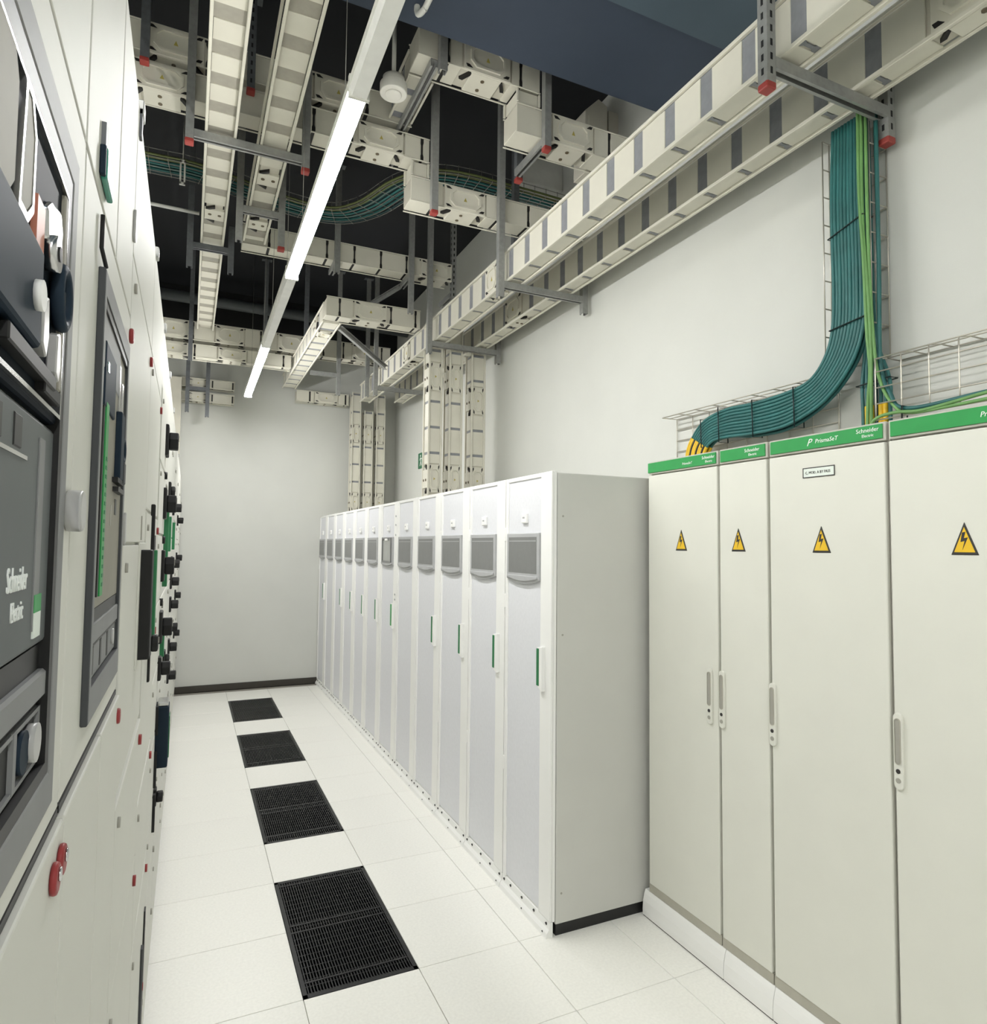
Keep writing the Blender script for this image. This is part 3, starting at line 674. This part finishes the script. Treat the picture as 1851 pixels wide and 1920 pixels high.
obj('cable', MB().tube(smooth_path([(2.36, 1.62, 3.4), (2.35, 1.612, 2.8), (2.33, 1.60, 2.42), (2.32, 1.56, 2.30), (2.31, 1.49, 2.225), (2.28, 1.2, 2.225), (2.27, .75, 2.24)], 6), .008, 8), 'cable_teal', t)
tie(t, [(2.295, 1.50, 2.19), (2.295, 1.50, 2.235), (2.325, 1.50, 2.235), (2.325, 1.50, 2.19)])

# ------------------------------------------------------------------ exit sign
t = thing('exit_sign', 'small green escape route sign on the right wall between the risers', 'sign', (XW, 7.25, 2.71))
obj('board', MB().box(XW-.012, XW, 7.10, 7.40, 2.62, 2.80), 'sign_green', t)
sx = XW-.0125
man = MB().prism(circ(7.315, 2.765, .014), onX, sx-.001, sx).prism([(7.325, 2.748), (7.295, 2.742), (7.285, 2.70), (7.31, 2.695)], onX, sx-.001, sx) \
    .prism([(7.31, 2.70), (7.29, 2.70), (7.27, 2.655), (7.285, 2.645)], onX, sx-.001, sx).prism([(7.315, 2.70), (7.30, 2.69), (7.33, 2.645), (7.345, 2.65)], onX, sx-.001, sx) \
    .prism([(7.325, 2.745), (7.32, 2.735), (7.35, 2.71), (7.355, 2.718)], onX, sx-.001, sx).prism([(7.298, 2.745), (7.298, 2.732), (7.262, 2.72), (7.26, 2.73)], onX, sx-.001, sx)
obj('running_figure', man, 'sign_white', t)
obj('doorway', MB().box(sx-.001, sx, 7.135, 7.19, 2.64, 2.78), 'sign_white', t)

# ------------------------------------------------------------------ switchgear row on the left
GX = -.09
GB = [-.45, .648, 1.13, 1.70, 2.30, 2.95, 3.75, 4.65, 5.70, 6.90, 8.38]
glab = ['nearest switchgear cabinet at the left edge, with the large dark breaker window',
        'second switchgear cabinet, with the grey framed breaker and bright green strip',
        'third switchgear cabinet, with the long black vertical handle bar',
        'fourth switchgear cabinet, with narrow drawers and dark green strip',
        'fifth switchgear cabinet, with the column of black rotary handles',
        'sixth switchgear cabinet from the camera, plain drawers in grazing view',
        'seventh switchgear cabinet from the camera, with small black handles',
        'eighth switchgear cabinet from the camera, grazing view at the far end',
        'ninth switchgear cabinet from the camera, next to last on the left',
        'last switchgear cabinet on the left, beside the back wall']
gear = []
rows = [[(2.065, 2.405, 0), (1.505, 2.06, 0), (.12, 1.495, .005)],
        [(2.065, 2.405, 0), (1.505, 2.06, 0), (1.03, 1.495, .005), (.12, 1.02, .005)],
        [(2.165, 2.405, 0), (1.72, 2.16, 0), (1.335, 1.715, .002), (1.035, 1.325, .005), (.62, 1.025, .004), (.12, .61, .004)],
        [(2.165, 2.405, 0), (1.80, 2.16, 0), (1.50, 1.79, .002), (1.13, 1.49, .004), (.80, 1.12, .004), (.46, .79, .004), (.12, .45, .004)],
        [(2.22, 2.405, 0)]+[(.12+.233*i, .345+.233*i, .003) for i in range(9)],
        [(2.22, 2.405, 0)]+[(.12+.35*i, .46+.35*i, .003) for i in range(6)]]
for n in range(10):
    y0, y1 = GB[n], GB[n+1]
    t = thing('switchgear_cabinet', glab[n], 'cabinet', (-.45, (y0+y1)/2, 0), 'switchgear row on the left'); gear.append(t)
    obj('body', MB().box(-.95, GX-(.013 if n == 0 else .006), y0+.001, y1-.001, .06, 2.41), 'gear', t)
    obj('base', MB().box(-.93, GX-.02, y0+.001, y1-.001, 0, .06), 'soft_black', t)
    rr = rows[n] if n < len(rows) else rows[4] if n in (6, 8) else rows[5]
    for z0, z1, pr in rr:
        spans = [(y0, y1)]
        if n == 1 and z0 > 2: spans = [(y0, .905), (.905, y1)]
        if n == 1 and z0 < 1.5: spans = [(y0, .90), (.90, y1)]
        if n == 0 and z0 == 1.505:
            obj('door', MB().ring([(y0+.003, z0), (y1-.003, z0), (y1-.003, z1), (y0+.003, z1)], [(.02, 1.520), (.610, 1.520), (.610, 2.022), (.02, 2.022)], onX, GX-.006, GX), 'gear_door', t)
            continue
        for a, b in spans:
            d = obj('door', MB().box(GX-.006, GX+pr, a+.003, b-.003, z0, z1), 'gear_door', t, .0018, 2)
    if n >= 2:
        for z0, z1, pr in rr[1:]:
            obj('lock', MB().cyl((GX+pr, y1-.05, z1-.035), (GX+pr+.006, y1-.05, z1-.035), .011, 10), 'red_lock' if n < 4 else 'handle_grey', t)
            obj('lock', MB().cyl((GX+pr, y0+.05, z1-.035), (GX+pr+.004, y0+.05, z1-.035), .008, 10), 'handle_grey', t)

def rotary(t, y, z, h=.09, w=.085, out=.045, m='soft_black'):
    p = obj('rotary_handle', MB().box(GX, GX+.014, y-w/2, y+w/2, z-h/2, z+h/2), m, t, .004, 2)
    obj('grip', MB().prism([(y-.02, z-h*.28), (y+.02, z-h*.28), (y+.024, z+h*.05), (y+.012, z+h*.28), (y-.012, z+h*.28), (y-.024, z+h*.05)], onX, GX+.014, GX+out), m, p, .004, 2)
    obj('pointer', MB().box(GX+out, GX+out+.002, y-.003, y+.003, z, z+h*.2), 'handle_grey', p)
# breaker window, nearest cabinet
t = gear[0]
fy0, fy1, fz0, fz1 = .02, .610, 1.520, 2.022
fr = obj('breaker_frame', MB().ring([(fy0, fz0), (fy1, fz0), (fy1, fz1), (fy0, fz1)], [(fy0+.03, fz0+.03), (fy1-.022, fz0+.03), (fy1-.022, fz1-.026), (fy0+.03, fz1-.026)], onX, GX-.012, GX+.0015), 'gear_grey', t, .002, 2)
obj('gasket', MB().ring([(fy0+.03, fz0+.03), (fy1-.022, fz0+.03), (fy1-.022, fz1-.026), (fy0+.03, fz1-.026)], [(fy0+.042, fz0+.04), (fy1-.034, fz0+.04), (fy1-.034, fz1-.042), (fy0+.042, fz1-.042)], onX, GX-.012, GX+.0008), 'black', fr)
bk = obj('breaker_front', MB().box(GX-.011, GX-.002, fy0+.04, fy1-.028, 1.806, fz1-.034), 'gloss_dark', fr, .003, 2)
obj('cover_trim', MB().ring([(fy0+.05, 1.81), (fy1-.035, 1.81), (fy1-.035, fz1-.043), (fy0+.05, fz1-.043)], [(fy0+.054, 1.813), (fy1-.0372, 1.813), (fy1-.0372, fz1-.0455), (fy0+.054, fz1-.0455)], onX, GX-.004, GX+.001), 'chrome', bk)
obj('rating_plate', MB().prism([(.30, 1.90), (.405, 1.90), (.415, 1.91), (.415, 1.965), (.405, 1.978), (.30, 1.978)], onX, GX-.004, GX+.001), 'plate', bk, .001, 1)
obj('rating_plate', MB().prism([(.424, 1.905), (.440, 1.905), (.452, 1.915), (.452, 1.955), (.44, 1.972), (.43, 1.972)], onX, GX-.004, GX+.0015), 'plate', bk, .001, 1)
obj('plate_edge', MB().ring([(.420, 1.90), (.442, 1.90), (.456, 1.912), (.456, 1.957), (.442, 1.977), (.426, 1.977)], [(.424, 1.905), (.440, 1.905), (.452, 1.915), (.452, 1.955), (.44, 1.972), (.43, 1.972)], onX, GX-.004, GX+.002), 'chrome', bk)
obj('glint_patch', MB().prism([(.50, 1.915), (.545, 1.92), (.55, 1.94), (.54, 1.952), (.51, 1.945), (.495, 1.935)], onX, GX-.003, GX+.002), 'chrome', bk, .004, 2)  # chrome shape imitating bright reflections on the dark cover
obj('side_trim', MB().box(GX-.004, GX+.001, .562, .572, 1.83, 1.975), 'plate', bk, .001, 1)
obj('red_label', MB().box(GX-.003, GX+.0015, .468, .49, 1.885, 1.93), 'peach', bk)
obj('keylock', MB().cyl((GX-.002, .515, 1.912), (GX+.006, .515, 1.912), .012, 16), 'chrome', bk)
obj('key_slot', MB().cyl((GX+.006, .515, 1.912), (GX+.0068, .515, 1.912), .005, 12), 'black', bk)
obj('pull_ring', MB().tube([(GX+.003, .548+.018*math.cos(a), 1.893+.020*math.sin(a)) for a in [2*math.pi*i/20 for i in range(20)]], .0045, 8, closed=True), 'device_blue', bk)
obj('ring_bracket', MB().box(GX-.002, GX+.004, .535, .56, 1.884, 1.902), 'chrome', bk, .002, 1)
lv = obj('charging_block', MB().box(GX-.004, GX+.006, .36, .47, 1.835, 1.895), 'device_blue', bk, .003, 2)
obj('lever', MB().prism([(.478, 1.868), (.492, 1.875), (.496, 1.850), (.490, 1.835), (.478, 1.842)], onX, GX-.002, GX+.0055), 'knob_grey', lv, .001, 1)
obj('indicator', MB().cyl((GX+.006, .45, 1.862), (GX+.010, .45, 1.862), .009, 14), 'rack_white', lv)
obj('lever', MB().prism([(.532, 1.862), (.542, 1.866), (.546, 1.842), (.54, 1.830), (.53, 1.835)], onX, GX-.002, GX+.0045), 'knob_grey', bk, .001, 1)
obj('shelf', MB().box(GX-.003, GX+.005, .40, .53, 1.822, 1.832), 'black', bk, .001, 1)
obj('shelf', MB().box(GX-.003, GX+.004, .50, .555, 1.816, 1.826), 'soft_black', bk, .001, 1)
lo = obj('lower_cover', MB().box(GX-.011, GX-.003, fy0+.04, fy1-.030, 1.648, 1.802), 'glass_dark', fr, .003, 2)
for a, b in ((.415, .428), (.455, .475)): obj('push_button_slot', MB().box(GX-.004, GX-.0022, a, b, 1.775, 1.795), 'black', lo, .001, 1)
obj('slot_trim', MB().box(GX-.004, GX-.002, .40, .49, 1.770, 1.7725), 'chrome', lo)
text('lettering', 'Schneider', .021, (GX-.0026, .456, 1.690), (0, 1, 0), (0, 0, 1), 'white_text', lo, .0004, sx=.62)
text('lettering', 'Electric', .017, (GX-.0026, .468, 1.672), (0, 1, 0), (0, 0, 1), 'white_text', lo, .0004, sx=.62)
obj('label_strip', MB().box(GX-.0035, GX-.0022, .528, .545, 1.66, 1.79), 'gear_grey', lo)
obj('green_label', MB().box(GX-.003, GX-.0018, .530, .552, 1.672, 1.684), 'green', lo)
obj('white_label', MB().box(GX-.003, GX-.0018, .530, .552, 1.655, 1.672), 'sign_white', lo)
obj('vent_slot', MB().box(GX-.011, GX-.006, fy0+.04, fy1-.03, 1.628, 1.646), 'black', fr)
obj('ledge', MB().box(GX-.011, GX-.001, fy0+.04, fy1-.03, 1.608, 1.628), 'gear_grey', fr, .002, 1)
rk = obj('racking_window', MB().box(GX-.011, GX-.006, fy0+.04, fy1-.03, 1.56, 1.606), 'soft_black', fr)
obj('window_trim', MB().ring([(.36, 1.563), (fy1-.034, 1.563), (fy1-.034, 1.602), (.36, 1.602)], [(.366, 1.566), (fy1-.04, 1.566), (fy1-.04, 1.599), (.366, 1.599)], onX, GX-.007, GX-.0035), 'gear_grey', rk)
obj('position_plate', MB().box(GX-.007, GX-.004, .37, .465, 1.567, 1.598), 'handle_grey', rk)
obj('window_post', MB().box(GX-.007, GX-.003, .495, .503, 1.564, 1.601), 'gear_grey', rk)
obj('crank_socket', MB().cyl((GX-.006, .545, 1.583), (GX+.001, .545, 1.583), .013, 20), 'knob_grey', rk)
obj('inner_drum', MB().cyl((GX-.006, .522, 1.583), (GX-.002, .522, 1.583), .014, 20), 'device_blue', rk)
obj('lower_rail', MB().box(GX-.011, GX-.002, fy0+.04, fy1-.03, 1.548, 1.559), 'gear_dark', fr)
for y, z in ((.625, 1.470), (.596, 1.468)): 
    r_ = obj('door_lock', MB().cyl((GX+.005, y, z), (GX+.010, y, z), .012, 14), 'red_lock', t, .002, 2)
    obj('lock_core', MB().cyl((GX+.010, y, z+.003), (GX+.0115, y, z+.003), .005, 10), 'chrome', r_)
obj('door_knob', MB().tube([(GX+.0, .628, 1.745), (GX+.004, .628, 1.745), (GX+.010, .628, 1.745), (GX+.012, .628, 1.745)], .017, 18), 'knob_grey', t, .003, 2)
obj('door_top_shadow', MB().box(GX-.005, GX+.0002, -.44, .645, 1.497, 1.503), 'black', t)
# key hanging on the second cabinet
k = thing('key_tag', 'teal key tag hanging from a grey clip on the second switchgear cabinet', 'key tag', (GX, .78, 2.1))
obj('clip', MB().prism([(.735, 2.135), (.745, 2.135), (.75, 2.122), (.748, 2.112), (.735, 2.112)], onX, GX, GX+.0042), 'strut_dark', k)
obj('tag', MB().box(GX+.0005, GX+.0065, .735, .790, 2.078, 2.110), 'teal_key', k, .002, 2)
obj('tag_edge', MB().box(GX+.0002, GX+.0055, .728, .735, 2.079, 2.109), 'device_blue', k, .001, 1)
# framed breaker on the second cabinet
t = gear[1]; F2 = GX+.0064
obj('hook_bar', MB().tube([(GX+.003, .745, 2.045), (GX+.003, .745, 2.012), (GX+.0055, .765, 2.0)], .0022, 6), 'soft_black', t)
fr = obj('breaker_frame', MB().ring([(.755, 1.540), (1.055, 1.540), (1.055, 1.997), (.755, 1.997)], [(.768, 1.575), (1.040, 1.575), (1.040, 1.972), (.768, 1.972)], onX, GX, F2), 'gear_dark', t, .001, 1)
obj('frame_face', MB().ring([(.757, 1.542), (1.053, 1.542), (1.053, 1.995), (.757, 1.995)], [(.768, 1.575), (1.040, 1.575), (1.040, 1.972), (.768, 1.972)], onX, F2-.0002, F2+.0006), 'gear_grey', fr)
obj('gasket', MB().box(GX+.001, F2-.0005, .768, 1.040, 1.962, 1.972), 'black', fr)
bp = obj('breaker_plate', MB().box(GX, GX+.003, .768, 1.040, 1.650, 1.962), 'plate', fr, .001, 1)
obj('upper_plate', MB().box(GX+.002, GX+.0042, .768, .960, 1.905, 1.962), 'gear_grey', bp, .001, 1)
obj('control_unit', MB().box(GX+.002, GX+.0055, .80, .905, 1.866, 1.935), 'device_blue', bp, .002, 2)
obj('unit_lamp', MB().box(GX+.0055, GX+.0062, .815, .825, 1.905, 1.915), 'teal_key', bp)
obj('window', MB().box(GX+.002, GX+.0048, .955, .968, 1.872, 1.945), 'chrome', bp)
obj('window', MB().box(GX+.002, GX+.0048, .99, 1.012, 1.868, 1.93), 'chrome', bp)
gs = obj('green_strip', MB().box(GX+.002, GX+.0058, .818, .842, 1.662, 1.872), 'green', bp)
for i in range(15): obj('strip_mark', MB().box(GX+.0058, GX+.0064, .828, .840, 1.672+.0098*i, 1.676+.0098*i), 'green_dark', gs)
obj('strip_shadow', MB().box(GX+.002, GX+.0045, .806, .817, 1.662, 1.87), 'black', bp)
pd = obj('padlock_block', MB().box(GX+.002, GX+.010, .945, .985, 1.80, 1.885), 'device_blue', bp, .002, 2)
obj('pull_ring', MB().tube([(GX+.0075, 1.0+.02*math.cos(a), 1.842+.014*math.sin(a)) for a in [2*math.pi*i/18 for i in range(18)]], .0028, 6, closed=True), 'device_blue', pd)
obj('shelf', MB().box(GX+.002, GX+.0095, .925, 1.005, 1.794, 1.80), 'soft_black', pd)
obj('bracket', MB().box(GX+.002, GX+.011, .985, 1.01, 1.797, 1.825), 'gear_dark', pd, .001, 1)
obj('shelf', MB().box(GX+.002, GX+.0095, .935, 1.012, 1.783, 1.789), 'black', pd)
obj('black_window', MB().box(GX+.003, GX+.0036, .965, .985, 1.755, 1.775), 'black', bp)
obj('slot_mark', MB().box(GX+.003, GX+.0036, .92, .926, 1.74, 1.765), 'handle_grey', bp)
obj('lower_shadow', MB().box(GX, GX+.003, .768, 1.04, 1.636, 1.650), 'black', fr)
obj('ledge', MB().box(GX, GX+.005, .768, 1.04, 1.615, 1.636), 'gear_grey', fr, .001, 1)
rk = obj('racking_window', MB().box(GX, GX+.0025, .768, 1.04, 1.578, 1.613), 'gear_grey', fr)
for y in (.80, .87, .94): obj('window_slot', MB().box(GX+.0025, GX+.0031, y, y+.014, 1.581, 1.610), 'black', rk)
obj('crank_socket', MB().cyl((GX+.002, 1.0, 1.597), (GX+.005, 1.0, 1.597), .010, 16), 'knob_grey', rk)
obj('top_line', MB().box(GX+.0025, GX+.0036, .768, 1.04, 1.6115, 1.614), 'black', rk)
for y, z in ((1.10, 1.470), (1.08, 2.02)):
    r_ = obj('door_lock', MB().cyl((GX+.003, y, z), (GX+.009, y, z), .011, 14), 'red_lock', t, .002, 2)
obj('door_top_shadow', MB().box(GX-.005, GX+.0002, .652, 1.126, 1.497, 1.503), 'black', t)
for n, y, z in ((1, 1.118, 2.20), (2, 1.14, 1.74)):
    obj('hinge', MB().prism(stadium(y, z, .018, .05), onX, GX, GX+.004), 'knob_grey', gear[n], .001, 1)
obj('lift_hook', MB().box(GX, GX+.004, 1.15, 1.165, 2.36, 2.405), 'strut_dark', gear[2])
for n in range(2, 9): obj('roof_hinge', MB().box(GX-.01, GX+.006, GB[n]+.02, GB[n]+.05, 2.395, 2.42), 'knob_grey', gear[n], .002, 1)
# handle bar on the third cabinet
b = obj('handle_bar', MB().box(GX, GX+.026, 1.50, 1.56, 1.485, 1.705), 'soft_black', gear[2], .004, 2)
obj('bar_plate', MB().box(GX, GX+.005, 1.47, 1.66, 1.47, 1.72), 'gear_door', b, .002, 1)
obj('slot_mark', MB().box(GX, GX+.002, 1.55, 1.56, 1.725, 1.775), 'handle_grey', gear[2])
obj('lower_slot', MB().box(GX, GX+.0012, 1.50, 1.507, 1.40, 1.47), 'gear_gap', gear[2])
# strips on the fourth cabinet, tall black gap lower down
t = gear[3]
obj('black_strip', MB().box(GX, GX+.010, 1.93, 1.95, 1.36, 1.82), 'soft_black', t, .002, 1)
obj('green_strip', MB().box(GX, GX+.016, 1.98, 2.02, 1.47, 1.70), 'green_dark', t, .002, 1)
rotary(t, 1.86, 1.47, .07, .05, .03)
obj('window', MB().box(GX, GX+.006, 2.05, 2.12, 1.68, 1.74), 'soft_black', t)
s_ = obj('tall_slot', MB().prism([(2.18, .14), (2.26, .14), (2.30, .55), (2.30, .62), (2.27, .62)], onX, GX+.004, GX+.0085), 'black', gear[3])
obj('slot_rim', MB().box(GX+.004, GX+.010, 2.14, 2.165, .14, .58), 'gear_dark', s_)
# rotary handles
t = gear[4]
for z in (2.10, 1.865, 1.635, 1.41): rotary(t, 2.74, z, .115, .10, .046)
for z in (2.0, 1.76, 1.53): obj('small_knob', MB().cyl((GX, 2.74, z-.03), (GX+.012, 2.74, z-.03), .014, 12), 'soft_black', t)
rotary(t, 2.76, 1.255, .085, .06, .044)
obj('green_bar', MB().box(GX, GX+.020, 2.86, 2.885, 1.55, 1.86), 'green_dark', t, .002, 1)
obj('green_bar', MB().box(GX, GX+.018, 2.86, 2.90, 1.28, 1.40), 'green_dark', t, .002, 1)
cr = obj('breaker_crank_box', MB().box(GX, GX+.046, 2.70, 2.80, .905, 1.125), 'device_blue', t, .006, 2)
obj('crank_cap', MB().box(GX+.008, GX+.044, 2.705, 2.795, 1.125, 1.14), 'chrome', cr, .003, 1)
obj('crank_edge', MB().box(GX+.046, GX+.049, 2.74, 2.80, .93, 1.08), 'green_dark', cr)
for z0, z1 in ((1.03, 1.13), (.845, .97), (.69, .82)): obj('black_plate', MB().box(GX, GX+.012, 2.68, 2.70, z0, z1), 'soft_black', t)
rotary(t, 2.74, .795, .06, .05, .035)
for n, y, zz in ((6, 4.2, (1.92, 1.60, 1.50, 1.37, 1.24, 1.13, .97)), (8, 5.9, (1.9, 1.6, 1.3, 1.0)), (5, 3.3, (1.95, 1.2))):
    for z in zz: rotary(gear[n], y, z, .085, .07, .05 if n != 5 else .03)
for n, y in ((6, 4.32), (5, 3.36)): obj('green_bar', MB().box(GX, GX+.018, y, y+.03, 1.68, 1.84), 'green_dark', gear[n], .002, 1)
# cable trunk rising beside the last cabinets
tag(obj('vertical_trunk', MB().box(-.30, -.12, 8.19, 8.30, 2.41, 3.60), 'cream_flat', bevel=.004), 'pale vertical trunk between the last switchgear cabinet and the back wall', 'trunking')
